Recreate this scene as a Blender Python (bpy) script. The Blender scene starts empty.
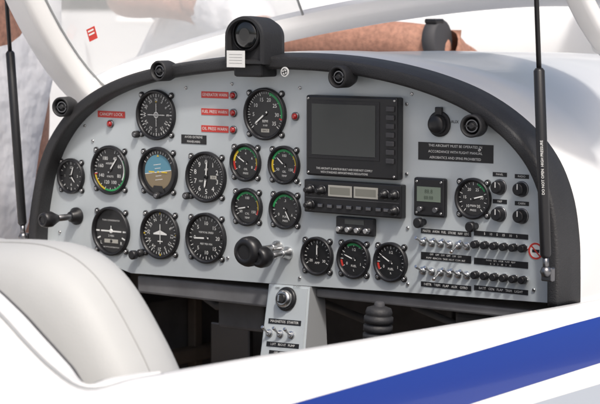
import bpy, bmesh, math, random
from mathutils import Vector, Matrix
random.seed(4)
S=bpy.context.scene
S.view_settings.view_transform='Standard'
try: S.view_settings.look='None'
except: pass
S.view_settings.exposure=0
COL=S.collection
# ------------------------------------------------------------ camera survey
PSI=math.radians(37); TH=math.radians(5.5); D=3.1; F=1985.0
CAM=Vector((D*math.sin(PSI)*math.cos(TH),-D*math.cos(PSI)*math.cos(TH),D*math.sin(TH)))
FW=(-CAM).normalized(); RT=Vector((math.cos(PSI),math.sin(PSI),0)); UPV=RT.cross(FW)
def ray(px,py): return FW+RT*((px-300)/F)+UPV*((202-py)/F)
def onY(px,py,y=0.0):
    d=ray(px,py); t=(y-CAM.y)/d.y; return CAM+d*t
def onX(px,py,x):
    d=ray(px,py); t=(x-CAM.x)/d.x; return CAM+d*t
# ------------------------------------------------------------ materials
def mat(name,col,rough=.5,metal=0,coat=0,bump=None,var=None,spec=.5,dist=.002):
    m=bpy.data.materials.new(name); m.use_nodes=True; nt=m.node_tree; p=nt.nodes['Principled BSDF']
    p.inputs['Base Color'].default_value=(*col,1); p.inputs['Roughness'].default_value=rough
    p.inputs['Metallic'].default_value=metal; p.inputs['Coat Weight'].default_value=coat
    p.inputs['Coat Roughness'].default_value=.08
    p.inputs['Specular IOR Level'].default_value=spec
    tc=nt.nodes.new('ShaderNodeTexCoord')
    if var:
        n=nt.nodes.new('ShaderNodeTexNoise'); n.inputs['Scale'].default_value=var[0]; n.inputs['Detail'].default_value=6
        nt.links.new(tc.outputs['Object'],n.inputs['Vector'])
        r=nt.nodes.new('ShaderNodeValToRGB'); r.color_ramp.elements[0].position=.3; r.color_ramp.elements[1].position=.7
        a=var[1]
        r.color_ramp.elements[0].color=(*[c*(1-a) for c in col],1); r.color_ramp.elements[1].color=(*[min(1,c*(1+a)) for c in col],1)
        nt.links.new(n.outputs['Fac'],r.inputs['Fac']); nt.links.new(r.outputs['Color'],p.inputs['Base Color'])
    if bump:
        n=nt.nodes.new('ShaderNodeTexNoise'); n.inputs['Scale'].default_value=bump[0]; n.inputs['Detail'].default_value=3
        nt.links.new(tc.outputs['Object'],n.inputs['Vector'])
        b=nt.nodes.new('ShaderNodeBump'); b.inputs['Strength'].default_value=bump[1]; b.inputs['Distance'].default_value=dist
        nt.links.new(n.outputs['Fac'],b.inputs['Height']); nt.links.new(b.outputs['Normal'],p.inputs['Normal'])
    return m
PANEL=mat('panel_paint',(.50,.54,.56),.40,.15,.1,(900,.05),(7,.07))
BLK=mat('black_plastic',(.012,.012,.014),.38,bump=(600,.05))
BLKM=mat('matt_black',(.02,.02,.022),.6,bump=(300,.25))
HOOD=mat('hood_vinyl',(.022,.022,.024),.52,bump=(500,.5),var=(12,.25))
DIAL=mat('dial_black',(.007,.007,.008),.5,coat=.35)
WHT=mat('marking_white',(.75,.75,.73),.5)
CRM=mat('radio_cream',(.40,.39,.35),.45)
GRN=mat('marking_green',(.03,.32,.10),.5)
YEL=mat('marking_yellow',(.70,.50,.04),.5)
RED=mat('marking_red',(.55,.04,.03),.45)
REDL=mat('red_lamp',(.35,.01,.01),.2,coat=.6)
SIL=mat('brushed_steel',(.6,.6,.6),.28,1)
DSIL=mat('dark_steel',(.22,.22,.23),.35,1)
SCR=mat('screen_glass',(.040,.045,.045),.25,spec=.5,var=(6,.12))
LENS=mat('compass_lens',(.01,.011,.012),.12,coat=.5)
LCD=mat('lcd_grey_green',(.15,.19,.15),.35,coat=.2)
RLCD=mat('radio_lcd',(.20,.20,.17),.35,coat=.2)
SEG=mat('lcd_segment',(.055,.075,.055),.4)
SKYB=mat('horizon_blue',(.09,.25,.34),.5,coat=.3)
GNDB=mat('horizon_brown',(.22,.17,.10),.5,coat=.3)
WPAINT=mat('white_gelcoat',(.80,.80,.80),.35,0,.2,(40,.02),(3,.03))
GTRIM=mat('grey_trim',(.30,.31,.32),.45)
LEATH=mat('seat_leather',(.44,.445,.44),.55,bump=(260,.10),var=(9,.04))
PIPE=mat('seat_piping',(.34,.34,.335),.6)
RUB=mat('rubber_seal',(.05,.05,.055),.7)
CAB=mat('cabin_lining',(.07,.067,.066),.8,bump=(200,.4),var=(15,.3))
CARP=mat('brown_carpet',(.14,.11,.09),.9,bump=(400,.6),var=(40,.3))
CABG=mat('cabin_grey',(.15,.15,.155),.6,var=(20,.2))
CABB=mat('cabin_brown',(.17,.14,.115),.6,var=(20,.2))
SKIN=mat('skin',(.42,.215,.15),.55,bump=(600,.8),var=(110,.24))
SHIRT=mat('white_cotton',(.75,.75,.77),.85,bump=(11,.8),var=(6,.05),dist=.03)
JEANS=mat('pale_khaki',(.50,.48,.43),.85,bump=(300,.4))
HAIR=mat('dark_hair',(.03,.02,.015),.7)
GLASSW=mat('far_glass',(.05,.06,.07),.1)
GR=mat('concrete',(.62,.61,.59),.85,bump=(4,.3),var=(.6,.06))
def plexi(name,haze,col=(.74,.76,.78)):
    P=bpy.data.materials.new(name); P.use_nodes=True; nt=P.node_tree; nt.nodes.clear()
    o=nt.nodes.new('ShaderNodeOutputMaterial'); mx=nt.nodes.new('ShaderNodeMixShader'); tr=nt.nodes.new('ShaderNodeBsdfTransparent')
    tr.inputs[0].default_value=(.97,.975,.98,1); gl=nt.nodes.new('ShaderNodeBsdfGlossy'); gl.inputs['Roughness'].default_value=.05
    fr=nt.nodes.new('ShaderNodeFresnel'); fr.inputs[0].default_value=1.4
    nt.links.new(fr.outputs[0],mx.inputs[0]); nt.links.new(tr.outputs[0],mx.inputs[1]); nt.links.new(gl.outputs[0],mx.inputs[2])
    mx2=nt.nodes.new('ShaderNodeMixShader'); mx2.inputs[0].default_value=haze; df=nt.nodes.new('ShaderNodeBsdfDiffuse'); df.inputs[0].default_value=(*col,1)
    nt.links.new(mx.outputs[0],mx2.inputs[1]); nt.links.new(df.outputs[0],mx2.inputs[2]); nt.links.new(mx2.outputs[0],o.inputs[0]); return P
PLX=plexi('plexiglass',.06); PLXF=plexi('hazy_plexiglass',.38,(.82,.84,.86))
def stripe_paint():
    m=mat('fuselage_paint',(.80,.80,.80),.28,0,.25); nt=m.node_tree; p=nt.nodes['Principled BSDF']
    tc=nt.nodes.new('ShaderNodeTexCoord'); sp=nt.nodes.new('ShaderNodeSeparateXYZ'); nt.links.new(tc.outputs['Object'],sp.inputs[0])
    def line(a,b):
        A=onX(*a,.57); Bq=onX(*b,.57); k=(Bq.z-A.z)/(Bq.y-A.y); c=A.z-k*A.y
        ml=nt.nodes.new('ShaderNodeMath'); ml.operation='MULTIPLY_ADD'; nt.links.new(sp.outputs['Y'],ml.inputs[0]); ml.inputs[1].default_value=k; ml.inputs[2].default_value=c
        su=nt.nodes.new('ShaderNodeMath'); su.operation='SUBTRACT'; nt.links.new(ml.outputs[0],su.inputs[0]); nt.links.new(sp.outputs['Z'],su.inputs[1])
        g=nt.nodes.new('ShaderNodeMath'); g.operation='GREATER_THAN'; nt.links.new(su.outputs[0],g.inputs[0]); g.inputs[1].default_value=0
        return g.outputs[0]
    def mul(a,b,inv=False):
        q=b
        if inv:
            s=nt.nodes.new('ShaderNodeMath'); s.operation='SUBTRACT'; s.inputs[0].default_value=1; nt.links.new(b,s.inputs[1]); q=s.outputs[0]
        n=nt.nodes.new('ShaderNodeMath'); n.operation='MULTIPLY'; nt.links.new(a,n.inputs[0]); nt.links.new(q,n.inputs[1]); return n.outputs[0]
    l1=line((302,404),(600,321)); l2=line((472,404),(600,364)); l3=line((532,404),(600,384))
    gx=nt.nodes.new('ShaderNodeMath'); gx.operation='GREATER_THAN'; nt.links.new(sp.outputs['X'],gx.inputs[0]); gx.inputs[1].default_value=.3
    gz=nt.nodes.new('ShaderNodeMath'); gz.operation='LESS_THAN'; nt.links.new(sp.outputs['Z'],gz.inputs[0]); gz.inputs[1].default_value=-.125
    side=mul(gx.outputs[0],gz.outputs[0])
    blue=mul(mul(l1,l2,True),side); gry=mul(l3,side)
    n=nt.nodes.new('ShaderNodeTexNoise'); n.inputs['Scale'].default_value=5; nt.links.new(tc.outputs['Object'],n.inputs['Vector'])
    cr=nt.nodes.new('ShaderNodeValToRGB'); cr.color_ramp.elements[0].position=.35; cr.color_ramp.elements[1].position=.65
    cr.color_ramp.elements[0].color=(.72,.72,.72,1); cr.color_ramp.elements[1].color=(.79,.79,.78,1); nt.links.new(n.outputs['Fac'],cr.inputs['Fac'])
    c1=nt.nodes.new('ShaderNodeMix'); c1.data_type='RGBA'; nt.links.new(blue,c1.inputs[0]); nt.links.new(cr.outputs[0],c1.inputs[6]); c1.inputs[7].default_value=(.010,.036,.25,1)
    c2=nt.nodes.new('ShaderNodeMix'); c2.data_type='RGBA'; nt.links.new(gry,c2.inputs[0]); nt.links.new(c1.outputs[2],c2.inputs[6]); c2.inputs[7].default_value=(.40,.44,.50,1)
    nt.links.new(c2.outputs[2],p.inputs['Base Color'])
    return m
FUS=stripe_paint()
# ------------------------------------------------------------ objects
W={}
def reg(ob,M,parent=None,label=None,category=None,kind=None,group=None):
    COL.objects.link(ob)
    if parent is not None:
        ob.parent=parent; ob.matrix_parent_inverse=W[parent.name].inverted()
    ob.matrix_basis=M; W[ob.name]=M.copy()
    if label: ob['label']=label
    if category: ob['category']=category
    if kind: ob['kind']=kind
    if group: ob['group']=group
    return ob
def empty(name,loc,**k):
    e=bpy.data.objects.new(name,None); e.empty_display_size=.1
    return reg(e,Matrix.Translation(loc),**k)
def pframe(p):
    return Matrix(((1,0,0,p.x),(0,0,-1,p.y),(0,1,0,p.z),(0,0,0,1)))
TXT={}
def text_mesh(s):
    if s in TXT: return TXT[s]
    c=bpy.data.curves.new('t','FONT'); c.body=s; c.align_x='CENTER'; c.align_y='CENTER'; c.resolution_u=2; c.size=1
    ob=bpy.data.objects.new('t',c); COL.objects.link(ob); bpy.context.view_layer.update()
    dg=bpy.context.evaluated_depsgraph_get(); me=bpy.data.meshes.new_from_object(ob.evaluated_get(dg))
    d=([v.co.copy() for v in me.vertices],[tuple(p.vertices) for p in me.polygons])
    bpy.data.objects.remove(ob); bpy.data.curves.remove(c); bpy.data.meshes.remove(me); TXT[s]=d; return d
def catmull(P,n=8):
    out=[]; P=[Vector(p) for p in P]
    for i in range(len(P)-1):
        a=P[i-1] if i>0 else P[i]*2-P[i+1]; b=P[i]; c=P[i+1]; d=P[i+2] if i+2<len(P) else c*2-b
        for k in range(n):
            t=k/n
            out.append(.5*((2*b)+(c-a)*t+(2*a-5*b+4*c-d)*t*t+(3*b-a-3*c+d)*t**3))
    out.append(P[-1]); return out
class B:
    def __init__(s): s.bm=bmesh.new(); s.m=[]
    def mi(s,m):
        if m not in s.m: s.m.append(m)
        return s.m.index(m)
    def face(s,vs,m,smooth=False):
        try:
            f=s.bm.faces.new(vs); f.material_index=s.mi(m); f.smooth=smooth; return f
        except ValueError: return None
    def lathe(s,prof,m,c=(0,0,0),seg=40,M=None,cap0=False,cap1=True,smooth=True):
        rings=[]
        for r,d in prof:
            R=[]
            for i in range(seg):
                a=2*math.pi*i/seg; v=Vector((r*math.cos(a),r*math.sin(a),d))
                if M: v=M@v
                R.append(s.bm.verts.new(v+Vector(c)))
            rings.append(R)
        for k in range(len(rings)-1):
            for i in range(seg):
                j=(i+1)%seg; s.face([rings[k][i],rings[k][j],rings[k+1][j],rings[k+1][i]],m,smooth)
        if cap1: s.face(rings[-1],m)
        if cap0: s.face(rings[0][::-1],m)
    def arc(s,r0,r1,a0,a1,w,m,n=None,c=(0,0)):
        n=n or max(2,int(abs(a1-a0)/6)); pr=None
        for i in range(n+1):
            a=math.radians(a0+(a1-a0)*i/n); q=[s.bm.verts.new((c[0]+r*math.sin(a),c[1]+r*math.cos(a),w)) for r in (r0,r1)]
            if pr: s.face([pr[0],pr[1],q[1],q[0]],m)
            pr=q
    def rect(s,cx,cy,sx,sy,w,m,ang=0):
        ca,sa=math.cos(ang),math.sin(ang)
        s.face([s.bm.verts.new((cx+ca*x-sa*y,cy+sa*x+ca*y,w)) for x,y in ((-sx/2,-sy/2),(sx/2,-sy/2),(sx/2,sy/2),(-sx/2,sy/2))],m)
    def tick(s,a,r0,r1,wd,w,m):
        a=math.radians(a); r=(r0+r1)/2; s.rect(r*math.sin(a),r*math.cos(a),wd,r1-r0,w,m,-a)
    def poly(s,pts,w,m): s.face([s.bm.verts.new((x,y,w)) for x,y in pts],m)
    def box(s,c,d,m,bev=0,M=None,seg=2):
        r=bmesh.ops.create_cube(s.bm,size=1); vs=r['verts']
        for v in vs: v.co=Vector((v.co.x*d[0],v.co.y*d[1],v.co.z*d[2]))
        fs={f for v in vs for f in v.link_faces}
        if bev>0:
            es={e for v in vs for e in v.link_edges}
            rr=bmesh.ops.bevel(s.bm,geom=list(es),offset=bev,segments=seg,affect='EDGES',profile=.5)
            fs={f for f in rr['faces']}|{f for f in fs if f.is_valid}
            for f in list(fs):
                for v in f.verts:
                    for g in v.link_faces: fs.add(g)
            vs={v for f in fs for v in f.verts}
        for v in vs:
            q=v.co.copy()
            if M: q=M@q
            v.co=q+Vector(c)
        for f in fs: f.material_index=s.mi(m); f.smooth=False
    def text(s,t,cx,cy,size,w,m,ang=0,sx=1):
        vs,fs=text_mesh(t); ca,sa=math.cos(ang),math.sin(ang); L=[]
        for v in vs:
            x,y=v.x*size*sx,v.y*size; L.append(s.bm.verts.new((cx+ca*x-sa*y,cy+sa*x+ca*y,w)))
        for f in fs: s.face([L[i] for i in f],m)
    def grid(s,rows,m,close=False,smooth=True):
        V=[[s.bm.verts.new(p) for p in r] for r in rows]
        for i in range(len(V)-1):
            n=len(V[i]); rng=range(n) if close else range(n-1)
            for j in rng: s.face([V[i][j],V[i][(j+1)%n],V[i+1][(j+1)%n],V[i+1][j]],m,smooth)
        return V
    def tube(s,path,r,m,seg=12,up=Vector((0,0,1)),sec=None,cap=True,smooth=True):
        rows=[]; path=[Vector(p) for p in path]
        for i,p in enumerate(path):
            t=(path[min(i+1,len(path)-1)]-path[max(i-1,0)]).normalized()
            a=t.cross(up)
            if a.length<1e-3: a=t.cross(Vector((1,0,0)))
            a.normalize(); b=a.cross(t).normalized()
            rr=r[i] if isinstance(r,(list,tuple)) else r
            if sec: rows.append([p+a*x+b*y for x,y in sec])
            else: rows.append([p+a*(rr*math.cos(2*math.pi*k/seg))+b*(rr*math.sin(2*math.pi*k/seg)) for k in range(seg)])
        V=s.grid(rows,m,close=True,smooth=smooth)
        if cap: s.face(V[0][::-1],m); s.face(V[-1],m)
    def done(s,name,M=Matrix.Identity(4),recalc=True,**k):
        if recalc: bmesh.ops.recalc_face_normals(s.bm,faces=s.bm.faces[:])
        me=bpy.data.meshes.new(name); s.bm.to_mesh(me); s.bm.free()
        for m in s.m: me.materials.append(m)
        return reg(bpy.data.objects.new(name,me),M,**k)
def copy(ob,M,parent):
    o=ob.copy(); COL.objects.link(o); o.parent=parent; o.matrix_parent_inverse=W[parent.name].inverted(); o.matrix_basis=M; W[o.name]=M.copy()
    return o
AC=empty('light_aircraft',(0,0,-1.1),label='white light aircraft with raised canopy showing its grey instrument panel',category='airplane')
# arch path
LIPY=-.03
archpx=[(31,246),(32,225),(35,200),(41,170),(53,140),(73,113),(104,91),(145,76),(200,67),(260,63),(320,65),(370,72),(420,85),(465,104),(503,131),(530,163),(545,200),(551,240),(552,275),(552,306)]
AP=[onY(px,py,LIPY) for px,py in archpx]
AP=[Vector((p.x,0,p.z)) for p in AP]
APs=catmull(AP,6)
def norms(path):
    N=[]
    for i in range(len(path)):
        t=(path[min(i+1,len(path)-1)]-path[max(i-1,0)]).normalized(); N.append(Vector((-t.z,0,t.x)))
    return N
NN=norms(APs)
bot=[onY(552,303),onY(430,294),onY(310,286),onY(265,283),onY(200,278),onY(131,273),onY(104,262),onY(78,248),onY(48,243)]
poly=[p.copy() for p in APs]+[Vector((p.x,0,p.z)) for p in bot]
b=B()
f0=[b.bm.verts.new((p.x,0,p.z)) for p in poly]; f1=[b.bm.verts.new((p.x,.003,p.z)) for p in poly]
b.face(f0,PANEL); b.face(f1[::-1],PANEL)
for i in range(len(poly)):
    j=(i+1)%len(poly); b.face([f0[i],f0[j],f1[j],f1[i]],PANEL)
panel=b.done('instrument_panel',parent=AC,label='light grey metal instrument panel plate')
hw=.010
sec=[(-hw,.0),(-hw,LIPY+.005),(-hw+.0015,LIPY+.0015),(-hw+.005,LIPY),(hw-.005,LIPY),(hw-.0015,LIPY+.0015),(hw,LIPY+.005),(hw+.003,0),(hw+.005,.028),(hw-.004,.033),(-hw+.002,.033)]
b=B(); rows=[[p+n*a+Vector((0,y,0)) for a,y in sec] for p,n in zip(APs,NN)]
V=b.grid(rows,HOOD,close=True); b.face(V[0],HOOD); b.face(V[-1][::-1],HOOD)
b.done('glareshield',parent=AC,label='black vinyl glareshield arch around the panel')
def decksec(y,k,dz):
    pts=[]
    for p,n in zip(APs,NN):
        q=p+n*.0135; pts.append(Vector((q.x*k,y,(q.z+.3)*dz-.3)))
    L=pts[0]; R=pts[-1]
    fl=[(.02,-.012),(.045,-.03),(.06,-.06),(.075,-.15),(.08,-.3),(.06,-.5)]
    right=[Vector((R.x+a*k,y,R.z+c)) for a,c in fl]; left=[Vector((L.x-a*k,y,L.z+c)) for a,c in fl][::-1]
    return left+pts+right
b=B(); b.grid([decksec(*q) for q in ((.022,1.0,1.0),(.03,1.006,1.004),(.10,1.010,1.006),(.15,1.008,1.005),(.165,.996,1.0),(.45,.965,.995),(.8,.90,.98),(1.2,.80,.95),(1.6,.66,.88),(1.8,.5,.78),(1.86,.3,.6))],FUS)
b.done('nose_cowling',parent=AC,label='white painted nose cowling')
# right side skin + rear deck
rim=[onX(px,py,.50) for px,py in ((595,301),(540,311),(480,321),(400,334.5),(320,348),(240,361),(170,373),(115,382.5))]
rim=[Vector((.50,p.y,p.z)) for p in rim]; rim[0].y=.020
ang=[0]*8
rr=[onY(px,py,-1.0) for px,py in ((86,389),(66,369),(40,341),(15,314),(-20,284),(-80,252),(-170,232))]
rim+=rr; ang+=[.5,.9,1,1,1,1,1]
rs=catmull([Vector((*p,)) for p in rim],5); an=[a.x for a in catmull([Vector((a,0,0)) for a in ang],5)]
PS=[(-.016,-.05),(-.014,-.012),(-.012,-.003),(-.009,0),(.012,0),(.014,.004),(.020,.007),(.032,.006),(.045,-.004),(.058,-.028),(.066,-.07),(.076,-.15),(.08,-.3),(.06,-.5)]
PR=[(-.016,-.05),(-.014,-.012),(-.012,-.003),(-.009,0),(.012,0),(.014,.003),(.022,.003),(.05,0),(.1,-.006),(.2,-.02),(.35,-.05),(.6,-.10),(1.0,-.18),(1.5,-.3)]
def off(p,a,i=None,h=None,v=0):
    a=max(0,min(1,a)); d=Vector((math.cos(a*math.pi/2),-math.sin(a*math.pi/2),0))
    if i is None: return p+d*h+Vector((0,0,v))
    (h0,v0),(h1,v1)=PS[i],PR[i]; return p+d*(h0+(h1-h0)*a)+Vector((0,0,v0+(v1-v0)*a))
b=B(); b.grid([[off(p,a,i) for i in range(len(PS))] for p,a in zip(rs,an)],FUS); b.done('fuselage_side',parent=AC,label='white fuselage side with blue and grey stripes below cockpit sill')
pa=list(zip(rs,an))
b=B(); b.tube([off(p,a,None,-.008,.001) for p,a in pa[33:]],.0026,RUB,seg=10); b.done('rubber_seal',parent=AC)
b=B(); b.grid([[off(p,a,None,h,v) for h,v in ((-.004,.0012),(-.003,.0050),(.020,.0085),(.0215,.0045))] for p,a in pa[32:]],WPAINT,smooth=False); b.done('sill_rail',parent=AC,label='pale rail along the rear cockpit edge')
b=B(); b.tube([off(p,a,None,.0245,.0048) for p,a in pa[32:]],.0022,GTRIM,seg=8); b.done('sill_trim',parent=AC,label='grey groove beside the pale sill rail')
b=B(); b.tube([off(p,a,None,.013,.0035) for p,a in pa[:33]],.0008,CABG,seg=6); b.done('panel_seam',parent=AC)
b=B(); rows=[]
for i in range(9):
    y=.020-1.4*i/8; rows.append([Vector((-.535-h,y,-.102+v)) for h,v in PS])
b.grid(rows,WPAINT); b.done('cockpit_sill',parent=AC,label='white far cockpit sill')
# cabin interior
b=B()
X0,X1,Z0,Z1,Y0,Y1=-.53,.485,-.62,-.11,-1.0,.55
def q(*p,m=CAB): b.face([b.bm.verts.new(v) for v in p],m)
q((X0,Y0,Z0),(X1,Y0,Z0),(X1,Y1,Z0),(X0,Y1,Z0),m=CARP); q((X0,Y1,Z0),(X1,Y1,Z0),(X1,Y1,.15),(X0,Y1,.15),m=CABG)
q((X0,Y0,Z0),(X0,Y1,Z0),(X0,Y1,Z1),(X0,Y0,Z1),m=CABG); q((X1,Y0,Z0),(X1,Y1,Z0),(X1,Y1,Z1-.05),(X1,Y0,Z1-.05)); q((X0,Y0,Z0),(X1,Y0,Z0),(X1,Y0,-.2),(X0,Y0,-.2))
b.done('cabin_lining',parent=AC,recalc=False,label='dark footwell and cabin lining')
b=B()
for y in (.04,.20,.36): b.box((X0+.012,y,-.33),(.02,.022,.5),CABB,.003)
b.box((X0+.02,.1,-.22),(.03,.7,.02),DSIL,.003); b.box((X0+.02,.1,-.34),(.03,.7,.025),CABB,.003)
b.tube([(-.45,.20,-.16),(-.30,.16,-.21),(-.12,.18,-.18),(.02,.20,-.22)],.007,CABG); b.tube([(.12,.14,-.17),(.26,.12,-.20),(.44,.16,-.18)],.006,CABG)
b.box((-.2,.16,-.20),(.10,.12,.07),CABG,.006); b.box((.28,.16,-.20),(.14,.08,.06),CABG,.006)
b.done('cabin_structure',parent=AC)
b=B()
a0=onY(133,274); a1=onY(268,284)
b.box(((a0.x+a1.x)/2,.05,a0.z-.018),(a1.x-a0.x,.08,.03),CABG,.004)
c0=onY(312,287); c1=onY(548,303)
b.box(((c0.x+c1.x)/2,.05,c0.z-.010),(c1.x-c0.x,.08,.014),CABG,.003)
b.done('under_panel_tray',parent=AC)
b=B()
b.box((0,0,0),(.09,.012,.13),DSIL,.004); b.box((0,.02,.05),(.012,.012,.22),CABG,.002); b.tube([(-.06,.02,.16),(.06,.02,.16)],.008,CABG)
p0=b.done('rudder_pedal',Matrix.Translation((-.30,.20,-.31)),parent=AC)
for x in (-.14,.14,.30): copy(p0,Matrix.Translation((x,.20,-.31)),AC)
# ------------------------------------------------------------ gauges
def screw_at(b,x,y,r=.0022,z=.001):
    b.lathe([(r,z-.001),(r,z+.0006),(r*.7,z+.0012)],SIL,c=(x,y,0),seg=10); b.rect(x,y,r*1.3,r*.3,z+.0014,BLK,random.random()*3)
def gauge(name,px,py,R,draw,label,needle=None,screws=True,knob=None,bez=.0055):
    M=pframe(onY(px,py)); b=B()
    b.lathe([(R,.0),(R,.0055),(R-.0012,.0072),(R-.0032,.0075),(R-bez,.0045),(R-bez,.0012)],BLK,seg=56,cap1=False)
    if screws:
        o=R*.78
        for sx in(-1,1):
            for sy in (-1,1):
                b.lathe([(.0052,.0002),(.0052,.0022),(.0042,.003)],BLK,c=(sx*o,sy*o,0),seg=16)
                screw_at(b,sx*o,sy*o,.0028,.0034)
    g=b.done(name,M,parent=AC,label=label)
    b=B(); rd=R-bez+.0003; b.lathe([(rd,.0012),(rd,.0018)],DIAL,seg=48); draw(b,rd); b.done('dial_face',M,parent=g)
    if needle is not None:
        for ne in needle:
            a,L,wd,m=ne; wd*=.85; b=B(); ar=math.radians(a); d=Vector((math.sin(ar),math.cos(ar),0)); n=Vector((d.y,-d.x,0))
            z=Vector((0,0,.0034)); pts=[-d*L*.22-n*wd*.6,-d*L*.22+n*wd*.6,n*wd*.5+d*L*.8,d*L,-n*wd*.5+d*L*.8]
            lo=[b.bm.verts.new(p+z) for p in pts]; b.face(lo,m)
            b.lathe([(.0032 if R>.035 else .0026,.003),(.0028 if R>.035 else .0022,.0046)],BLKM,seg=16)
            b.done('needle',M,parent=g)
    if knob:
        b=B(); b.lathe([(.0058,.0),(.0058,.008),(.005,.010)],BLKM,seg=18); b.lathe([(.0035,.0098),(.0032,.0105)],DSIL,seg=14)
        b.done('setting_knob',M@Matrix.Translation((knob[0]*R,knob[1]*R,0)),parent=g)
    return g
w1=.0022;w2=.0025
def ticks(b,r,a0,a1,n,minor=0,L=.14,wd=.0011,m=None):
    m=m or WHT
    for i in range(n+1):
        a=a0+(a1-a0)*i/n; b.tick(a,r*(.96-L),r*.96,wd,w1,m)
        if minor and i<n:
            for k in range(1,minor): b.tick(a+(a1-a0)/n*k/minor,r*(.96-L*.6),r*.96,wd*.6,w1,m)
def nums(b,r,L,a0,a1,rad=.66,size=.0085,m=None):
    n=len(L)
    for i,t in enumerate(L):
        a=math.radians(a0+(a1-a0)*i/(n-1)) if n>1 else a0
        if t: b.text(t,r*rad*math.sin(a),r*rad*math.cos(a),size*.93,w1,m or WHT)
def d_asi(b,r):
    ticks(b,r,20,340,16,2); nums(b,r,['40','60','80','100','120','140','160','180'],30,330,.61,.0090)
    b.arc(r*.90,r*.98,60,200,w2,GRN); b.arc(r*.90,r*.98,200,255,w2,YEL); b.arc(r*.83,r*.89,35,120,w2,WHT); b.arc(r*.8,r*.99,256,259,w2,RED)
    b.text('AIRSPEED',0,r*.30,.0045,w1,WHT); b.text('KNOTS',0,-r*.3,.0045,w1,WHT)
def d_alt(b,r):
    ticks(b,r,0,360,10,5); nums(b,r,[str(i) for i in range(10)]+[''],0,360,.66,.0120); b.text('ALT',0,r*.33,.0045,w1,WHT)
    b.rect(r*.42,0,.013,.0055,w1,CRM); b.text('29.9',r*.42,0,.0045,w2,DIAL); b.text('FEET',-r*.3,-r*.2,.004,w1,WHT)
def d_vsi(b,r):
    ticks(b,r,90,450,16,2)
    for t,a in (('0',270),('5',315),('10',0),('15',45),('20',90),('5',225),('10',180),('15',135)):
        q=math.radians(a); b.text(t,r*.66*math.sin(q),r*.66*math.cos(q),.0088,w1,WHT)
    b.text('VERTICAL SPEED',0,r*.25,.0042,w1,WHT); b.text('FEET PER MIN',0,-r*.27,.0042,w1,WHT)
def d_tc(b,r):
    for a in (90,270,113,247): b.tick(a,r*.72,r*.93,.0026,w1,WHT)
    b.box((0,0,.002),(r*1.25,.0024,.0008),WHT); b.lathe([(.0038,.002),(.003,.0035)],WHT,c=(0,0,0),seg=16); b.rect(0,.004,.0018,.010,w2,WHT)
    b.text('L',-r*.62,-r*.55,.008,w1,WHT); b.text('R',r*.62,-r*.55,.008,w1,WHT); b.text('2 MIN',0,-r*.22,.005,w1,WHT)
    b.rect(0,-r*.46,r*.85,.0065,w1,CRM); b.lathe([(.0028,.0022),(.002,.0032)],BLK,c=(0,-r*.46,0),seg=14); b.text('TURN COORDINATOR',0,r*.5,.0038,w1,WHT); b.text('NO PITCH INFORMATION',0,-r*.75,.003,w1,WHT)
def rose(b,r,rot=0,rad=.70,size=.0075):
    for i in range(36): b.tick(i*10+rot,r*(.84 if i%3 else .80),r*.95,.0008 if i%3 else .0013,w1,WHT)
    for i,t in enumerate(['N','3','6','E','12','15','S','21','24','W','30','33']):
        a=math.radians(i*30+rot); b.text(t,r*rad*math.sin(a),r*rad*math.cos(a),size,w1,WHT,-a)
def d_dg(b,r):
    rose(b,r,-25,.69,.0080)
    b.rect(0,0,.0014,r*.9,w2,WHT); b.poly([(-r*.4,-.001),(r*.4,-.001),(r*.4,.001),(.0015,.006),(-.0015,.006),(-r*.4,.001)],w2,WHT); b.rect(0,-r*.33,r*.3,.0015,w2,WHT)
    for a in (0,90,180,270): b.tick(a,r*.9,r*1.0,.0020,w2,YEL)
def d_cdi(b,r):
    rose(b,r,0,.68,.0075); b.rect(0,0,.0012,r*1.05,w2,WHT); b.rect(0,0,r*1.0,.0012,w2,WHT); b.arc(r*.10,r*.14,0,360,w2,WHT,24)
    for k in (-3,-2,-1,1,2,3): b.lathe([(.0008,.0022),(.0007,.0024)],WHT,c=(k*r*.13,0,0),seg=8); b.lathe([(.0008,.0022),(.0007,.0024)],WHT,c=(0,k*r*.13,0),seg=8)
    b.poly([(-.002,r*.58),(.002,r*.58),(0,r*.64)],w2,YEL)
def d_ai(b,r):
    b.arc(0.0001,r*.80,-98,82,.0021,SKYB,30); b.arc(0.0001,r*.80,82,262,.0021,GNDB,30)
    b.rect(0,0,r*1.58,.0012,.0024,WHT,math.radians(8))
    for k in (1,2):
        for s_ in (-1,1): b.rect(-s_*k*.0009,s_*k*r*.17,r*(.24+.1*k),.0009,.0024,WHT,math.radians(8))
    b.rect(-r*.38,0,r*.34,.0022,.0028,YEL); b.rect(r*.38,0,r*.34,.0022,.0028,YEL); b.lathe([(.0018,.0024),(.0015,.003)],YEL,seg=12)
    for a in (-60,-45,-30,-20,-10,0,10,20,30,45,60): b.tick(a,r*.84,r*.95,.0012,.0024,WHT)
    b.poly([(-.0028,r*.70),(.0028,r*.70),(0,r*.81)],.0027,YEL)
    b.poly([(-r*.45,-r*.98),(r*.45,-r*.98),(r*.25,-r*.62),(-r*.25,-r*.62)],.0030,DIAL)
def d_tach(b,r):
    ticks(b,r,-130,130,7,5); nums(b,r,['0','5','10','15','20','25','30','35'],-130,130,.64,.0092)
    b.arc(r*.86,r*.97,15,100,w2,GRN); b.tick(104,r*.80,r*.99,.0022,w2,RED); b.text('RPM',0,-r*.32,.006,w1,WHT); b.text('X100',0,-r*.50,.004,w1,WHT)
    b.rect(0,-r*.72,.016,.0055,w1,CRM); b.text('00417',0,-r*.72,.0045,w2,DIAL)
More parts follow.
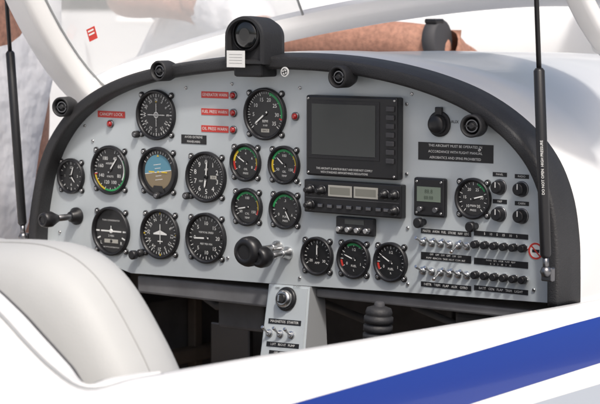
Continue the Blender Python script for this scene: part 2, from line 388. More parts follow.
def d_eng(title,unit,labs,arcs,a0=-120,a1=120):
    def f(b,r):
        ticks(b,r,a0,a1,8,2,L=.18,wd=.0010); nums(b,r,labs,a0,a1,.58,.0066)
        for x0,x1,m in arcs: b.arc(r*.84,r*.98,x0,x1,w2,m)
        b.text(title,0,-r*.42,.0048,w1,WHT); b.text(unit,0,-r*.68,.0042,w1,WHT)
    return f
R8=.0415; R5=.0305
gauge('airspeed_indicator',111,170,R8,d_asi,'round black airspeed indicator with coloured arcs',[(38,.026,.0024,WHT)])
gauge('course_indicator',157,115,R8,d_cdi,'round black course indicator with crosshair needles',None,knob=(-1.02,-.80))
gauge('attitude_indicator',159,172,R8,d_ai,'attitude indicator with blue sky and brown ground',None,knob=(0,-.93))
gauge('altimeter',207,177,R8,d_alt,'round black altimeter with three numbered hands',[(5,.027,.0026,WHT),(190,.018,.0036,WHT)],knob=(-.95,-.78))
gauge('turn_coordinator',112,231,R8,d_tc,'turn coordinator with white aircraft symbol and ball')
gauge('heading_indicator',161,234,R8,d_dg,'heading indicator with compass rose and aircraft outline',None,knob=(-.98,-.80))
gauge('vertical_speed_indicator',207,238,R8,d_vsi,'vertical speed indicator reading zero',[(268,.026,.0026,WHT)])
gauge('tachometer',266,114,R8,d_tach,'tachometer with green arc',[(-128,.026,.0026,WHT)])
gauge('clock',72,176,R5,d_eng('','',['9','12','3','6','9'],[],-90,270),'small round black panel clock',[(20,.018,.0018,WHT),(140,.014,.0022,WHT)])
gauge('oil_pressure_gauge',246.5,162.5,R5,d_eng('OIL','PRESS',['0','2','4','6','8'],[(-120,-85,RED),(-85,-40,YEL),(-40,70,GRN),(70,100,YEL),(100,120,RED)]),'oil pressure gauge with red yellow green arcs',[(-60,.019,.002,WHT)])
gauge('oil_temperature_gauge',285,165,R5,d_eng('OIL','TEMP',['50','','100','','150'],[(-120,-70,YEL),(-70,50,GRN),(50,90,YEL),(90,120,RED)]),'oil temperature gauge with coloured arcs',[(-50,.019,.002,WHT)])
gauge('cylinder_temperature_gauge',248,207,R5,d_eng('CYL','TEMP',['50','','100','','150'],[(-60,60,GRN),(60,100,YEL),(100,120,RED)]),'cylinder temperature gauge with green arc',[(-100,.019,.002,WHT)])
gauge('fuel_pressure_gauge',286,210,R5,d_eng('FUEL','PRESS',['0','','.3','','.6'],[(-80,40,GRN)]),'fuel pressure gauge with green arc',[(150,.019,.002,WHT)])
gauge('ammeter',318,256,R5,d_eng('AMP','',['-30','','0','','30'],[]),'round black ammeter',[(0,.019,.002,WHT)])
gauge('fuel_gauge',354.5,259,R5,d_eng('FUEL','L',['0','','1/2','','1'],[(-120,-95,RED),(-30,40,GRN)]),'round black fuel gauge with green arc',[(-70,.019,.002,WHT)])
gauge('fuel_gauge',391.5,262,R5,d_eng('FUEL','R',['0','','1/2','','1'],[(-120,-95,RED)]),'round black fuel gauge with white needle',[(-60,.019,.002,WHT)])
gauge('manifold_pressure_gauge',474,198.5,R5,d_eng('MAN','PRESS',['10','15','20','25','30','35'],[(20,60,GRN)],-140,140),'round manifold pressure gauge with white needle',[(75,.019,.002,WHT)])
def pw(cx,cy,w,h):
    a=onY(cx-w/2,cy); c=onY(cx+w/2,cy); u=onY(cx,cy-h/2); l=onY(cx,cy+h/2)
    return c.x-a.x,u.z-l.z
def placard(cx,cy,w,h,lines,m=BLK,tm=None,size=None,label=None,name='placard',d=.0008,fill=.68):
    W_,H_=pw(cx,cy,w,h); b=B(); b.box((0,0,d/2),(W_,H_,d),m)
    n=len(lines)
    for i,t in enumerate(lines):
        sz=size or H_/n*fill
        if t:
            ln=text_mesh(t)[0]; wid=(max(v.x for v in ln)-min(v.x for v in ln))*sz; sx=min(1,W_*.92/wid)
            b.text(t,0,H_/2-H_*(i+.5)/n,sz,d+.0003,tm or WHT,sx=sx)
    return b.done(name,pframe(onY(cx,cy)),parent=AC,label=label)
placard(111.5,114.5,27,6.5,['CANOPY LOCK'],RED,label='red placard with white lettering')
for i,(y,t) in enumerate(((95,'GENERATOR WARN'),(112,'FUEL PRESS WARN'),(129,'OIL PRESS WARN'))):
    placard(215,y,27,6.5,[t],RED,label='red placard with white lettering')
b=B(); b.lathe([(.0068,0),(.0068,.003),(.0055,.0035)],DSIL,seg=24); b.lathe([(.0052,.003),(.0045,.006),(.0025,.0076)],REDL,seg=20)
lamp=b.done('warning_lamp',pframe(onY(234,95.5)),parent=AC,label='small red warning lamp')
for x,y in ((234,113),(234,130),(111,124),(296,116.5)): copy(lamp,pframe(onY(x,y)),AC)
placard(194,139.5,25,9,['AVOID EXTREME','MANEUVERS'],BLK)
# display
cx,cy=357.5,136.5; W_,H_=pw(cx,cy,91,81)
M=pframe(onY(cx,cy)); b=B(); b.box((0,0,.009),(W_,H_,.018),BLK,.003)
for x in(-1,1):
    for y in (-1,1): screw_at(b,x*(W_/2-.005),y*(H_/2-.005),.002,.018)
b.box((-.013,.010,.0185),(W_*.78,H_*.72,.001),BLKM,.0004)
b.text('THIS AIRCRAFT IS AMATEUR BUILT AND DOES NOT COMPLY',-.012,-H_*.405,.0045,.0183,WHT,sx=.85); b.text('WITH STANDARD AIRWORTHINESS REGULATIONS',-.012,-H_*.45,.0045,.0183,WHT,sx=.85)
g=b.done('navigation_display',M,parent=AC,label='black square navigation display with dark screen and side buttons')
b=B(); b.box((-.013,.010,.0193),(W_*.70,H_*.63,.0008),SCR); b.done('screen',M,parent=g)
b=B(); b.box((0,0,.002),(.014,.0078,.004),RUB,.001); bt=b.done('button',M@Matrix.Translation((W_*.435,H_*.36,.018)),parent=g)
for k in range(1,7): copy(bt,M@Matrix.Translation((W_*.435,H_*(.36-.105*k),.018)),g)
# radio stack (one block)
cx,cy=357,198; W_,H_=pw(cx,cy,97,33); M=pframe(onY(cx,cy))
b=B(); b.box((0,0,.007),(W_,H_,.014),BLK,.002); b.rect(0,-H_*.04,W_*.96,.0006,.0143,DSIL)
g=b.done('radio',M,parent=AC,label='black radio with two cream display windows and round knobs')
b=B(); b.box((-W_*.12,H_*.20,.0143),(W_*.245,H_*.34,.001),CRM,.0003); b.box((W_*.145,H_*.20,.0143),(W_*.245,H_*.34,.001),CRM,.0003)
for ox in (-.12,.145): b.rect(W_*ox,H_*.20,W_*.21,H_*.22,.0150,RLCD)
b.done('radio_display',M,parent=g)
b=B(); b.lathe([(.0072,0),(.0068,.008),(.0045,.0085),(.004,.014),(.003,.015)],BLK,seg=24); b.lathe([(.0076,0),(.0076,.0015)],DSIL,seg=24)
k0=b.done('knob',M@Matrix.Translation((-W_*.43,H_*.20,.014)),parent=g)
for x,y in ((-.31,.20),(.34,.20),(.44,.20),(-.43,-.27),(.44,-.27)): copy(k0,M@Matrix.Translation((W_*x,H_*y,.014)),g)
b=B(); b.box((0,0,.0015),(.0095,.0055,.003),DSIL,.0008); k0=b.done('button',M@Matrix.Translation((-W_*.32,-H_*.27,.014)),parent=g)
for x in (-.22,-.12,-.02,.08,.18,.28,.36): copy(k0,M@Matrix.Translation((W_*x,-H_*.27,.014)),g)
# selector panel
cx,cy=357.5,226; W_,H_=pw(cx,cy,38,18); M=pframe(onY(cx,cy)); b=B(); b.box((0,0,.004),(W_,H_,.008),BLK,.002); b.box((0,H_*.24,.0083),(W_*.5,H_*.28,.0006),SCR)
g=b.done('transponder',M,parent=AC,label='small black transponder box with silver knobs')
b=B(); b.lathe([(.0048,0),(.0045,.008),(.0034,.009)],SIL,seg=20); k0=b.done('knob',M@Matrix.Translation((-W_*.36,-H_*.18,.008)),parent=g)
for x in (-.12,.12,.36): copy(k0,M@Matrix.Translation((W_*x,-H_*.18,.008)),g)
b=B(); b.lathe([(.019,0),(.019,.003),(.017,.004)],BLKM,seg=32); b.lathe([(.0145,.004),(.014,.012),(.012,.015),(.004,.016)],BLK,seg=32); b.box((0,.018,.003),(.012,.014,.005),BLK,.001)
b.done('power_socket',pframe(onY(440,124)),parent=AC,label='black capped round power socket')
b=B(); b.text('AUX',0,0,.0065,.0006,BLK); b.done('lettering',pframe(onY(455,122)),parent=AC)
placard(455.5,152.5,75,18,['THIS AIRCRAFT MUST BE OPERATED IN','ACCORDANCE WITH FLIGHT MANUAL','AEROBATICS AND SPINS PROHIBITED'],BLK,label='black placard with three lines of white lettering',fill=.6)
W_,H_=pw(432.5,197,31,39); M=pframe(onY(432.5,197)); b=B(); b.box((0,0,.005),(W_,H_,.010),BLK,.003)
for x in(-1,1):
    for y in (-1,1): screw_at(b,x*(W_/2-.006),y*(H_/2-.006),.002,.010)
g=b.done('fuel_computer',M,parent=AC,label='black square meter with grey green liquid crystal display')
b=B(); b.box((0,H_*.08,.0103),(W_*.76,H_*.38,.0008),LCD,.0002); b.text('88.8',0,H_*.15,.0085,.0109,SEG); b.text('88:88',0,-H_*.01,.0075,.0109,SEG); b.done('screen',M,parent=g)
b=B(); b.lathe([(.004,0),(.0038,.006)],DSIL,seg=14); k0=b.done('knob',M@Matrix.Translation((-W_*.25,-H_*.30,.010)),parent=g); copy(k0,M@Matrix.Translation((W_*.25,-H_*.30,.010)),g)
b=B(); b.lathe([(.0115,0),(.0115,.002),(.0105,.0025)],DSIL,seg=28); b.lathe([(.0098,.002),(.0090,.012),(.0075,.0135)],BLK,seg=28); b.rect(0,.004,.0015,.008,.0138,WHT)
k0=b.done('selector_knob',pframe(onY(500,187)),parent=AC,label='round black selector knob')
for x,y in ((522,189),(500,214),(522,216)): copy(k0,pframe(onY(x,y)),AC)
for x,y,t in ((500,174.5,'PANEL'),(522,176.5,'RADIO'),(500,201.5,'MAP'),(522,203.5,'CABIN')): placard(x,y,14,4.2,[t],BLK)
PROTO={}
def toggle(M):
    if 't' not in PROTO:
        b=B(); b.lathe([(.0062,0),(.0062,.0025),(.0045,.003),(.0042,.006),(.0030,.0065)],SIL,seg=12,smooth=False)
        T=Matrix.Rotation(math.radians(-28),4,'X'); b.lathe([(.0016,0),(.0020,.010),(.0028,.016),(.0024,.0185)],SIL,c=(0,0,.005),seg=12,M=T)
        PROTO['t']=b.done('toggle_switch',M,parent=AC,label='silver toggle switch'); return
    copy(PROTO['t'],M,AC)
for row,(y0,y1) in enumerate(((242,246),(270.5,275))):
    for i in range(6):
        x=423.5+i*8.8; M=pframe(onY(x,y0+(y1-y0)*i/5))
        if (i*3+row)%5==2: M=M@Matrix.Rotation(math.pi,4,'Z')
        toggle(M)
placard(446,232.5,50,5,['MASTER   AVION   FUEL   STROBE   NAV   LDG'],BLK); placard(446,257.5,50,7.5,['OFF   OFF   OFF   OFF   OFF   OFF','PUMP  BEACON  TAXI  HEAT  COM  INT'],BLK); placard(446,286,50,5,['INSTR   TRIM   FLAP   AUX   GYRO'],BLK)
b=B(); b.lathe([(.0068,0),(.0068,.003),(.006,.0035)],SIL,seg=6,smooth=False); b.lathe([(.0060,.003),(.0056,.012),(.0045,.0135)],BLK,seg=18)
br=None
for row,(y0,y1) in enumerate(((244,248),(274.5,279.5))):
    for i in range(6):
        M=pframe(onY(477.5+i*9.5,y0+(y1-y0)*i/5))
        if br is None: br=b.done('circuit_breaker',M,parent=AC,label='small black circuit breaker button')
        else: copy(br,M,AC)
placard(501,235,54,5,['5     10     5     15     10     5'],BLK); placard(501,263,54,6.5,['RADIO   GPS   XPDR   PUMP   FLAP','5     5     3     10     5     15'],BLK); placard(501,290,54,5,['BATT   GEN   FLAP   TRIM   LIGHT'],BLK)
b=B(); b.lathe([(.005,0),(.0045,.008),(.0075,.010),(.0078,.018),(.006,.020)],BLK,seg=24)
k0=b.done('pull_knob',pframe(onY(424,222)),parent=AC,label='small black pull knob')
for x,y in ((476,226),(139,254)): copy(k0,pframe(onY(x,y)),AC)
b=B(); b.lathe([(.0125,0),(.0125,.0006)],WHT,seg=32); b.arc(.0095,.0122,0,360,.0009,RED,32); b.rect(0,0,.0022,.020,.0010,RED,math.radians(45)); b.rect(0,0,.012,.0045,.0008,BLK)
b.done('round_sticker',pframe(onY(536,251)),parent=AC,label='round white sticker with red prohibition ring')
b=B(); screw_at(b,0,0,.0028,.001); s0=b.done('screw',pframe(onY(93,141)),parent=AC)
for x,y in ((186,88),(300,88),(407,104),(407,174),(300,184),(228,258),(60,232),(408,228),(408,284),(534,176),(534,290),(300,278),(232,84),(480,150),(412,94),(85,126)): copy(s0,pframe(onY(x,y)),AC)
def throttle(bx,by,kx,kr,name,lab,flange=BLK,rod=DSIL,fs=1):
    Bp=onY(bx,by); L=None
    for i in range(10,200):
        y=-i*.001; P=Vector((Bp.x,y,Bp.z)); v=P-CAM; px=300+F*v.dot(RT)/v.dot(FW)
        if px<=kx: L=-y; break
    M=pframe(Bp); b=B(); b.lathe([(.015*fs,0),(.015*fs,.004),(.010*fs,.008),(.009*fs,.016),(.006,.018)],flange,seg=28)
    b.lathe([(.0055,.017),(.0055,L-.01)],rod,seg=18); g=b.done(name,M,parent=AC,label=lab)
    b=B(); k=kr; b.lathe([(.007,L-.02),(k*.75,L-.012),(k,L-.004),(k,L+.006),(k*.88,L+.013),(k*.5,L+.0165),(k*.48,L+.0145)],BLK,seg=36); b.done('handle',M,parent=g)
throttle(77,216,49,.0135,'throttle','black push pull throttle with round handle')
throttle(278,247,250,.0235,'throttle','black push pull throttle with large round handle',SIL,SIL,.7)
throttle(288,253,263,.0165,'mixture_control','black ball handled push pull control on a bright rod',SIL,SIL,.7)
def vent(px,py,rot):
    P=onY(px,py,LIPY-.012); M=pframe(P)@Matrix.Rotation(rot,4,'Y'); b=B(); R=.0168
    b.lathe([(R*.8,-.03),(R,-.02),(R,.004),(R*.93,.0065),(R*.80,.006),(R*.74,.0),(R*.72,-.01)],BLKM,seg=36,cap1=False,cap0=True)
    b.lathe([(R*.73,-.012),(R*.6,-.004),(R*.3,.0)],BLK,seg=30)
    g=b.done('air_vent',M,parent=AC,label='round black air vent on the glareshield')
    b=B(); b.arc(R*.45,R*.55,0,360,.0012,DSIL,30); b.lathe([(R*.28,.001),(R*.2,.004)],BLKM,seg=16); b.box((0,0,.002),(R*1.2,.0022,.002),BLKM); b.done('vent_nozzle',M,parent=g)
for x,y,r in ((62,107,.2),(160,71,.0),(339,77,.0),(472,126,.2)): vent(x,y,r)
P=onY(285,72,LIPY-.0005); b=B(); b.lathe([(.0078,0),(.0075,.0012)],WHT,seg=24); b.arc(.0045,.0055,0,360,.0015,BLK,24); b.rect(0,0,.011,.0014,.0016,BLK,.3); b.rect(0,0,.0014,.011,.0016,BLK,.3)
b.done('badge',pframe(P),parent=AC,label='small white round badge with black star')
# compass
P=onY(251,41,-.03); M=pframe(P)
b=B(); out=[];R=.038
for i in range(25):
    a=math.pi*i/24; out.append((R*math.cos(a),.006+R*.86*math.sin(a)))
out+=[(-R,-.036),(R,-.036)]
rows=[]
for z,s in ((-.045,.82),(-.032,.95),(0,1.0),(.015,1.0),(.019,.97),(.019,.86),(.008,.80)): rows.append([Vector((x*s,y*s,z)) for x,y in out])
V=b.grid(rows,BLKM,close=True,smooth=False); b.face(V[0][::-1],BLKM); b.face(V[-1],BLKM)
b.box((0,-.045,-.012),(.055,.022,.045),BLKM,.004)
g=b.done('magnetic_compass',M,parent=AC,label='black magnetic compass in a rounded housing on the glareshield')
b=B(); b.lathe([(.023,.008),(.0225,.013),(.019,.0155),(.010,.017)],LENS,c=(0,.010,0),seg=36); b.lathe([(.027,.006),(.027,.014),(.0235,.0145)],BLK,c=(0,.010,0),seg=36,cap1=False); b.done('compass_bowl',M,parent=g)
b=B(); b.box((-.014,-.028,.0205),(.036,.026,.001),WHT,.0002)
for k in range(4): b.rect(-.014,-.021-.0045*k,.026,.0005,.0212,CABG)
b.done('deviation_card',M,parent=g,label='white deviation card')
# pedestal
tl,tr,br_,bl=onY(268,284,-.006),onY(309,287,-.006),onY(303,366,-.03),onY(258,366,-.03)
b=B(); fr=[tl,tr,br_,bl]; bk=[Vector((p.x,.035,p.z)) for p in fr]
f0=[b.bm.verts.new(p) for p in fr]; f1=[b.bm.verts.new(p) for p in bk]; b.face(f0,PANEL)
for i in range(4): b.face([f0[i],f0[(i+1)%4],f1[(i+1)%4],f1[i]],GTRIM)
bmesh.ops.bevel(b.bm,geom=[e for e in b.bm.edges if e.verts[0] in f0 and e.verts[1] in f0],offset=.003,segments=2,affect='EDGES')
ped=b.done('center_pedestal',parent=AC,label='grey centre pedestal with key switch and toggles')
def onped(px,py):
    n=(tr-tl).cross(bl-tl).normalized()
    if n.y>0: n=-n
    d=ray(px,py); t=(tl-CAM).dot(n)/d.dot(n); p=CAM+d*t+n*.0004
    ux=(tr-tl).normalized(); uz=n.cross(ux).normalized()
    if uz.z<0: uz=-uz
    return Matrix(((ux.x,uz.x,n.x,p.x),(ux.y,uz.y,n.y,p.y),(ux.z,uz.z,n.z,p.z),(0,0,0,1)))
b=B(); b.lathe([(.019,0),(.019,.003),(.017,.005)],BLK,seg=36); b.lathe([(.014,.004),(.0135,.012),(.010,.014)],SIL,seg=30); b.lathe([(.008,.0145),(.0075,.018)],BLK,seg=24); b.box((0,0,.020),(.003,.010,.006),SIL,.0006)
b.text('OFF',-.020,.016,.005,.0008,BLK); b.text('START',.018,.020,.005,.0008,BLK); b.done('ignition_switch',onped(287,299),parent=AC,label='round silver key ignition switch')
def plac2(px,py,w,h,t,m=BLK):
    b=B(); b.box((0,0,.0004),(w,h,.0008),m)
    ln=text_mesh(t)[0]; wid=(max(v.x for v in ln)-min(v.x for v in ln))*h*.7
    b.text(t,0,0,h*.7,.0011,WHT,sx=min(1,w*.92/wid)); b.done('placard',onped(px,py),parent=AC)
plac2(285,322,.064,.008,'MAGNETOS  STARTER'); plac2(283,345,.064,.0075,'LEFT   RIGHT   PUMP'); plac2(282,353,.05,.006,'OFF   OFF   OFF')
for x,y in ((270,333),(281,334),(292,335)): toggle(onped(x,y))
# control stick
P=onY(378,328,-.22); b=B()
prof=[(.012,-.30),(.012,-.05),(.020,-.045)]
for k in range(5): z=-.04+k*.012; prof+=[(.0205,z),(.0205,z+.008),(.0180,z+.0095),(.0180,z+.0115)]
prof+=[(.019,.022),(.017,.028),(.009,.031)]
b.lathe(prof,BLKM,seg=28); MS=Matrix.Translation(P)@Matrix.Rotation(math.radians(4),4,'Y'); g=b.done('control_stick',MS,parent=AC,label='black ribbed control stick grip')
b=B(); b.lathe([(.0075,.0305),(.007,.036),(.005,.0375)],RUB,seg=20); b.done('button',MS,parent=g)
# seat
yS=-.80; half=[onY(px,py,yS+.01) for px,py in ((0,239),(40,239.5),(68,243),(92,253),(114,271),(133,297),(151,329),(167,361),(180,395),(188,440))]
cx=half[0].x
hl=catmull([Vector((p.x-cx,0,p.z)) for p in half],4); zb=hl[-1].z-.25
hl.append(Vector((hl[-1].x,0,zb)))
full=[Vector((-p.x,0,p.z)) for p in hl[::-1]][:-1]+hl
cen=Vector((0,0,(hl[0].z+zb)/2)); SM=Matrix.Translation((cx,yS,0))
b=B(); rows=[]
for s,y in ((0.02,-.085),(.35,-.084),(.6,-.081),(.78,-.075),(.88,-.067),(.94,-.056),(.97,-.044),(.99,-.028),(1.0,-.01),(1.0,.01),(.985,.028),(.95,.04),(.9,.045),(.5,.045),(.02,.045)):
    rows.append([cen+Vector(((p.x)*s,y,(p.z-cen.z)*(1-(1-s)*.8 if s>.5 else s*1.2)))for p in full])
V=b.grid(rows,LEATH,close=True); b.face(V[0],LEATH,True); b.face(V[-1][::-1],LEATH,True)
seat=b.done('seat',SM,parent=AC,label='pale grey leather seat back with rounded top')
b=B(); b.tube([cen+Vector((p.x*.994,-.022,(p.z-cen.z)*.9965)) for p in full],.0009,PIPE,seg=8); b.done('seat_piping',SM,parent=seat)
# canopy
xs=.53; A=onX(88,95,-xs); Bq=onX(26,0,-xs); u=Vector((0,Bq.y-A.y,Bq.z-A.z)).normalized(); nb=Vector((0,u.z,-u.y)).normalized()
A2=onX(602,38,xs)
can=empty('canopy',(0,A.y,A.z),parent=AC,label='clear canopy tilted open in a white frame')
def railp(base,t): return base+u*t-nb*(1.1*t*(.24-t)/(1+2.5*max(0,t)))
def sect(k): return [(k*x,k*y) for x,y in ((-.006,-.014),(.006,-.014),(.009,-.012),(.0105,-.008),(.0105,.008),(.009,.012),(.006,.014),(-.006,.014),(-.009,.012),(-.0105,.008),(-.0105,-.008),(-.009,-.012))]
for base,k in ((A,2.0),(A2,1.2)):
    b=B(); pth=[railp(base,-.06+1.05*i/30) for i in range(31)]; b.tube(pth,0,WPAINT,sec=sect(k),up=Vector((1,0,0))); fo=b.done('canopy_frame',parent=can,label='white curved canopy side frame')
    b=B(); sg=1 if base is A else -1; b.tube([p+Vector((sg*.0165*k*.65,0,0))+nb*.012*k for p in pth],.0022,GTRIM,seg=8); b.done('frame_seal',parent=can)
d0=Vector((0,.95,.30)); rows=[]
for i in range(14):
    f=i/13; t=.95*f; l,r=railp(A,t),railp(A2,t); dd=(d0*(1-min(1,f*2.5))+nb*min(1,f*2.5)).normalized(); bulge=.36+.10*min(1,f*3); row=[]
    for k in range(37):
        ph=math.pi*k/36; x=-math.cos(ph); m=(l+r)/2+(r-l)/2*x; row.append(m+dd*(bulge*math.sin(ph)**.8))
    rows.append(row)
CUT=12
b=B(); b.grid([r[CUT:] for r in rows],PLX); b.done('canopy_glass',parent=can)
b=B(); b.grid([r[:CUT+1] for r in rows],PLXF); b.done('canopy_glass',parent=can,label='hazy white glazing at the canopy side')
b=B(); b.tube([r[CUT] for r in rows],.0022,GTRIM,seg=8); b.done('glazing_edge',parent=can)
b=B(); b.tube(catmull(rows[0],3),0,WPAINT,sec=sect(1.7),up=nb); b.done('canopy_frame',parent=can,label='white front canopy bow')
P=onX(92,34,-.50); b=B(); b.box((0,0,0),(.020,.022,.0008),RED); b.rect(0,0,.014,.003,.0008,WHT); b.rect(0,.006,.014,.003,.0008,WHT)
b.done('warning_sticker',pframe(P)@Matrix.Rotation(math.radians(20),4,'Z'),parent=can,label='small red sticker')
def strut(pb,pm,pt,txt=None):
    pb,pm,pt=Vector(pb),Vector(pm),Vector(pt); d=(pt-pb).normalized(); pt2=pt+d*.25
    b=B(); b.tube([pb+d*.012,pb+d*.016,pm-d*.004,pm],[.0055,.0078,.0078,.005],BLK,seg=20); b.tube([pb+Vector((0,0,-.006)),pb+d*.014],.0045,DSIL,seg=12)
    g=b.done('gas_strut',parent=AC,label='black gas strut holding the canopy open')
    b=B(); b.tube([pm-d*.001,pt2],.0036,BLK,seg=14); b.done('strut_rod',parent=g)
    b=B(); b.lathe([(.001,-.008),(.006,-.006),(.0085,0),(.006,.006),(.001,.008)],DSIL,seg=16,c=tuple(pb+Vector((0,0,-.008)))); b.box(tuple(pb+Vector((0,.006,-.012))),(.018,.01,.020),DSIL,.002); b.done('strut_bracket',parent=g)
    if txt:
        c=pb.lerp(pm,.50); ax=(pm-pb).normalized(); n=CAM-c; n=(n-ax*n.dot(ax)).normalized(); X=ax.cross(n).normalized()
        p=c+n*.0084; M=Matrix(((X.x,ax.x,n.x,p.x),(X.y,ax.y,n.y,p.y),(X.z,ax.z,n.z,p.z),(0,0,0,1)))
        b=B(); b.text(txt,0,0,.0052,0,WHT,ang=math.pi/2); b.done('lettering',M,parent=g)
strut(onY(546,266,-.06),onY(539,68,-.06),onY(536,-10,-.06),'DO NOT OPEN  HIGH PRESSURE')
strut(onY(23,232,-.03),onY(10,51,-.03),onY(6,-10,-.03))
def wing(x0,x1,z,name):
    b=B(); rows=[]
    for k in range(5):
        t=k/4; x=x0+(x1-x0)*t; c=1.35-.35*t; zz=z+abs(x1-x0)*t*.06; r=[]
        for i in range(24):
            a=2*math.pi*i/24; r.append(Vector((x,-.25+c/2*math.cos(a),zz+.075*(1-.3*t)*math.sin(a)*(1 if math.cos(a)>-.2 else .6))))
        rows.append(r)
    V=b.grid(rows,WPAINT,close=True); b.face(V[-1],WPAINT); b.done(name,parent=AC,label='white low wing')
wing(-.57,-4.3,-.55,'wing')
# people
def skinmesh(name,J,E,m,parent=None,sub=2,**k):
    me=bpy.data.meshes.new(name); names=list(J)
    bm=bmesh.new(); L=bm.verts.layers.skin.verify(); vs={}
    for n in names:
        x,y,z,r=J[n][:4]; v=bm.verts.new((x,y,z)); r2=J[n][4] if len(J[n])>4 else r; v[L].radius=(r,r2); v[L].use_root=(n==names[0]); vs[n]=v
    for a,c in E: bm.edges.new((vs[a],vs[c]))
    bm.to_mesh(me); bm.free(); ob=bpy.data.objects.new(name,me); COL.objects.link(ob)
    ms=ob.modifiers.new('s','SKIN'); ms.use_smooth_shade=True; ss=ob.modifiers.new('u','SUBSURF'); ss.levels=sub; ss.render_levels=sub
    bpy.context.view_layer.update(); dg=bpy.context.evaluated_depsgraph_get(); nm=bpy.data.meshes.new_from_object(ob.evaluated_get(dg))
    bpy.data.objects.remove(ob); nm.materials.clear(); nm.materials.append(m)
    for p in nm.polygons: p.use_smooth=True
    return reg(bpy.data.objects.new(name,nm),Matrix.Identity(4),parent=parent,**k)
def person(base,hips,chest,neck,head,arms,feet,label,watch=None):
    root=empty('person',base,label=label,category='person')
    J={};E=[]
    J['hip']=(*hips,.14,.10); J['belly']=(*(hips.lerp(chest,.5)),.13,.10); J['chest']=(*chest,.150,.105); J['neck']=(*neck,.06); J['jaw']=(*(neck.lerp(head,.6)),.07,.075); J['head']=(*head,.085,.10); J['crown']=(*(head+Vector((0,0,.09))),.06,.07)
    E+=[('hip','belly'),('belly','chest'),('chest','neck'),('neck','jaw'),('jaw','head'),('head','crown')]
    sJ={k_:(J[k_][0],J[k_][1],J[k_][2],J[k_][3]+.04,J[k_][4]+.04) for k_ in ('chest','belly','hip')}; sE=[('hip','belly'),('belly','chest')]
    for i,(sh,el,wr,hd,side,cf) in enumerate(arms):
        t=str(i); J['s'+t]=(*sh,.055); J['e'+t]=(*el,.048); J['m'+t]=(*(el.lerp(wr,.35)),.052); J['w'+t]=(*wr,.034,.037)
        E+=[('chest','s'+t),('s'+t,'e'+t),('e'+t,'m'+t),('m'+t,'w'+t)]
        palm=wr+hd*.055; J['p'+t]=(*palm,.028,.036); E.append(('w'+t,'p'+t)); dn=Vector((0,0,-1))
        for f,(o_,ln,cu) in enumerate(((-.033,.070,.35),(-.011,.082,.25),(.011,.078,.3),(.032,.062,.4))):
            cu*=cf
            k1=palm+hd*.035+side*o_; k2=k1+(hd+dn*cu*.6).normalized()*ln*.45; k3=k2+(hd+dn*cu*1.8).normalized()*ln*.35; k4=k3+(hd*.7+dn*cu*2.4).normalized()*ln*.2
            for q_,(pt,r_) in enumerate(((k1,.0105),(k2,.0095),(k3,.0088),(k4,.007))): J[f'f{t}{f}{q_}']=(*pt,r_)
            E+=[('p'+t,f'f{t}{f}0'),(f'f{t}{f}0',f'f{t}{f}1'),(f'f{t}{f}1',f'f{t}{f}2'),(f'f{t}{f}2',f'f{t}{f}3')]
        t1=wr+hd*.03-side*.035; t2=t1+hd*.035-side*.018; t3=t2+hd*.028-side*.002
        J['t1'+t]=(*t1,.014);J['t2'+t]=(*t2,.011);J['t3'+t]=(*t3,.009); E+=[('w'+t,'t1'+t),('t1'+t,'t2'+t),('t2'+t,'t3'+t)]
        sJ['s'+t]=(*sh,.090,.090); sl=sh.lerp(el,.95 if i==0 else .6); sJ['l'+t]=(*sl,.072,.072); sE+=[('chest','s'+t),('s'+t,'l'+t)]
    pJ={'hip':(hips.x,hips.y,hips.z,.16,.125)}; pE=[]
    for i,ft in enumerate(feet):
        t=str(i); hp=hips+Vector((0,(-.1,.1)[i],-.06)); kn=hp.lerp(ft,.5)+Vector((.03,0,0)); an_=ft+Vector((0,0,.08))
        J['h'+t]=(*hp,.085);J['k'+t]=(*kn,.058);J['a'+t]=(*an_,.038);J['o'+t]=(*(ft+Vector((.14,0,.03))),.035,.045)
        E+=[('hip','h'+t),('h'+t,'k'+t),('k'+t,'a'+t),('a'+t,'o'+t)]
        pJ['h'+t]=(*hp,.105,.105);pJ['k'+t]=(*kn,.078,.078);pJ['a'+t]=(*an_,.06,.06); pE+=[('hip','h'+t),('h'+t,'k'+t),('k'+t,'a'+t)]
    skinmesh('body',J,E,SKIN,parent=root)
    skinmesh('shirt',sJ,sE,SHIRT,parent=root); skinmesh('trousers',pJ,pE,JEANS,parent=root)
    if watch:
        wr,hd=watch; b=B(); b.tube([wr-hd*.022,wr-hd*.020,wr+hd*.006,wr+hd*.008],[.036,.0405,.0405,.036],RUB,seg=24); b.box(tuple(wr-hd*.006+Vector((0,-.012,.038))),(.03,.03,.010),BLK,.003); b.done('wristwatch',parent=root)
    b=B(); b.lathe([(.07,-.02),(.100,.02),(.102,.06),(.085,.105),(.045,.135),(.01,.143)],HAIR,c=tuple(head+Vector((-.018,0,.01))),seg=24); b.done('hair',parent=root)
    b=B()
    for s_ in (-1,1): b.lathe([(.002,-.011),(.009,-.006),(.012,0),(.009,.006),(.002,.011)],WHT,c=tuple(head+Vector((.088,.032*s_,.0))),seg=12); b.lathe([(.005,-.004),(.0055,0),(.005,.004)],BLK,c=tuple(head+Vector((.097,.032*s_,.0))),seg=10)
    b.done('eyes',parent=root)
    b=B(); b.box(tuple(head+Vector((.10,0,-.03))),(.03,.025,.045),SKIN,.010); b.box(tuple(head+Vector((.088,0,-.075))),(.02,.05,.012),SKIN,.005)
    for s_ in (-1,1): b.box(tuple(head+Vector((0,.092*s_,-.01))),(.035,.018,.06),SKIN,.008)
    b.done('face_features',parent=root)
    return root
G=-1.1
E1=onY(268,42,.90); W1=onY(440,40,.93); H1=(onY(478,68,1.06)-W1).normalized()
sh=Vector((E1.x-.26,E1.y+.12,E1.z+.10))
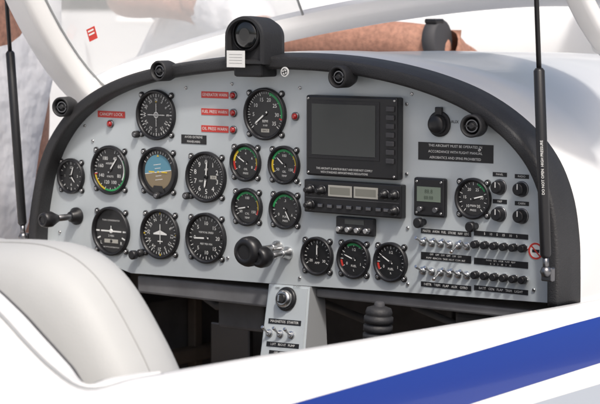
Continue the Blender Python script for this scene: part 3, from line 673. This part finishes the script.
EL2=onY(118,-3,.94); WR2=onY(180,0,.94); H2=(WR2-EL2).normalized()
person(Vector((-1.45,1.15,G)),Vector((-1.42,1.20,-.22)),Vector((-1.22,1.22,.17)),Vector((-1.10,1.22,.42)),Vector((-1.02,1.22,.54)),
 [(sh,E1,W1,H1,Vector((0,-1,0)),1.2),(Vector((-1.34,1.36,.34)),EL2,WR2,H2,Vector((0,0,1)),.3)],
 [Vector((-1.5,1.08,G)),Vector((-1.44,1.32,G))],'person in white shirt leaning with forearm on the nose cowling',watch=(W1,(W1-E1).normalized()))
px0,py0=-.90,.10
person(Vector((px0,py0,G)),Vector((px0,py0,-.22)),Vector((px0+.02,py0,.22)),Vector((px0+.03,py0,.44)),Vector((px0+.05,py0,.55)),
 [(Vector((px0,py0-.20,.32)),Vector((px0-.06,py0-.27,.05)),Vector((px0-.1,py0-.25,-.2)),Vector((.1,0,-1)).normalized(),Vector((1,0,0)),1),(Vector((px0,py0+.20,.32)),Vector((px0-.06,py0+.27,.05)),Vector((px0-.1,py0+.25,-.2)),Vector((.1,0,-1)).normalized(),Vector((1,0,0)),1)],
 [Vector((px0-.04,py0-.12,G)),Vector((px0-.02,py0+.13,G))],'person in white shirt standing beside the cockpit')
def far_plane(M):
    r=empty('parked_aircraft',M.translation,label='white parked light aircraft with dark cabin windows',category='airplane')
    b=B(); rows=[]
    for x,rad,z in ((-3.2,.20,.75),(-2,.38,.70),(-.8,.52,.62),(0,.62,.6),(.9,.60,.55),(1.6,.50,.45),(2.2,.38,.4),(2.35,.2,.4)):
        rows.append([Vector((x,rad*.85*math.cos(2*math.pi*k/20),z+rad*math.sin(2*math.pi*k/20))) for k in range(20)])
    V=b.grid(rows,WPAINT,close=True); b.face(V[0],WPAINT); b.face(V[-1],WPAINT); b.done('fuselage',M,parent=r)
    b=B(); b.box((.2,0,1.22),(1.5,9,.13),WPAINT,.05); b.done('wing',M,parent=r)
    b=B(); b.box((-3.0,0,1.2),(.5,.06,1.0),WPAINT,.02,M=Matrix.Rotation(-.3,4,'Y')); b.box((-3.0,0,.8),(.5,2.4,.05),WPAINT,.02); b.done('tail',M,parent=r)
    for s_ in (-1,1):
        b=B(); b.box((.4,.545*s_,.87),(.7,.02,.24),GLASSW,.008); b.done('window',M,parent=r)
    for x,y in ((0,.9),(0,-.9),(1.8,0)):
        b=B(); b.tube([(x,y-.06,-.35),(x,y+.06,-.35)],.19,RUB,seg=24); b.tube([(x,y,-.35),(x,y*.4,.2)],.03,WPAINT); b.done('wheel',M,parent=r)
def ground_pt(px,dist):
    d=ray(px,202); d.z=0; d.normalize(); return Vector((CAM.x+d.x*dist,CAM.y+d.y*dist,G))
p=ground_pt(700,12); far_plane(Matrix.Translation(p+Vector((0,0,.54)))@Matrix.Rotation(math.radians(20),4,'Z'))
b=B(); L_=(-6000,-400,-40,0,40,400,6000); b.grid([[Vector((x,y,G)) for x in L_] for y in L_],GR,smooth=False); b.done('ground',kind='structure')
# camera, light
cd=bpy.data.cameras.new('camera'); cam=bpy.data.objects.new('camera',cd); COL.objects.link(cam); S.camera=cam
cam.location=CAM; cam.rotation_euler=FW.to_track_quat('-Z','Y').to_euler(); cd.sensor_width=36; cd.sensor_fit='HORIZONTAL'; cd.lens=36*F/600; cd.clip_start=.05; cd.clip_end=20000
cd.dof.use_dof=True; cd.dof.focus_distance=2.95; cd.dof.aperture_fstop=12
sd=Vector((.46,-.38,.80)).normalized()
ld=bpy.data.lights.new('sun','SUN'); ld.energy=2.6; ld.angle=math.radians(5); ld.color=(1,.97,.92); lo=bpy.data.objects.new('sun',ld); COL.objects.link(lo)
lo.rotation_euler=(-sd).to_track_quat('-Z','Y').to_euler()
w=bpy.data.worlds.new('World'); S.world=w; w.use_nodes=True; nt=w.node_tree; bg=nt.nodes['Background']; sk=nt.nodes.new('ShaderNodeTexSky'); sk.sky_type='NISHITA'; sk.sun_disc=False
sk.sun_elevation=math.asin(sd.z); sk.sun_rotation=math.atan2(sd.x,sd.y); sk.dust_density=6; nt.links.new(sk.outputs[0],bg.inputs[0]); bg.inputs[1].default_value=.14
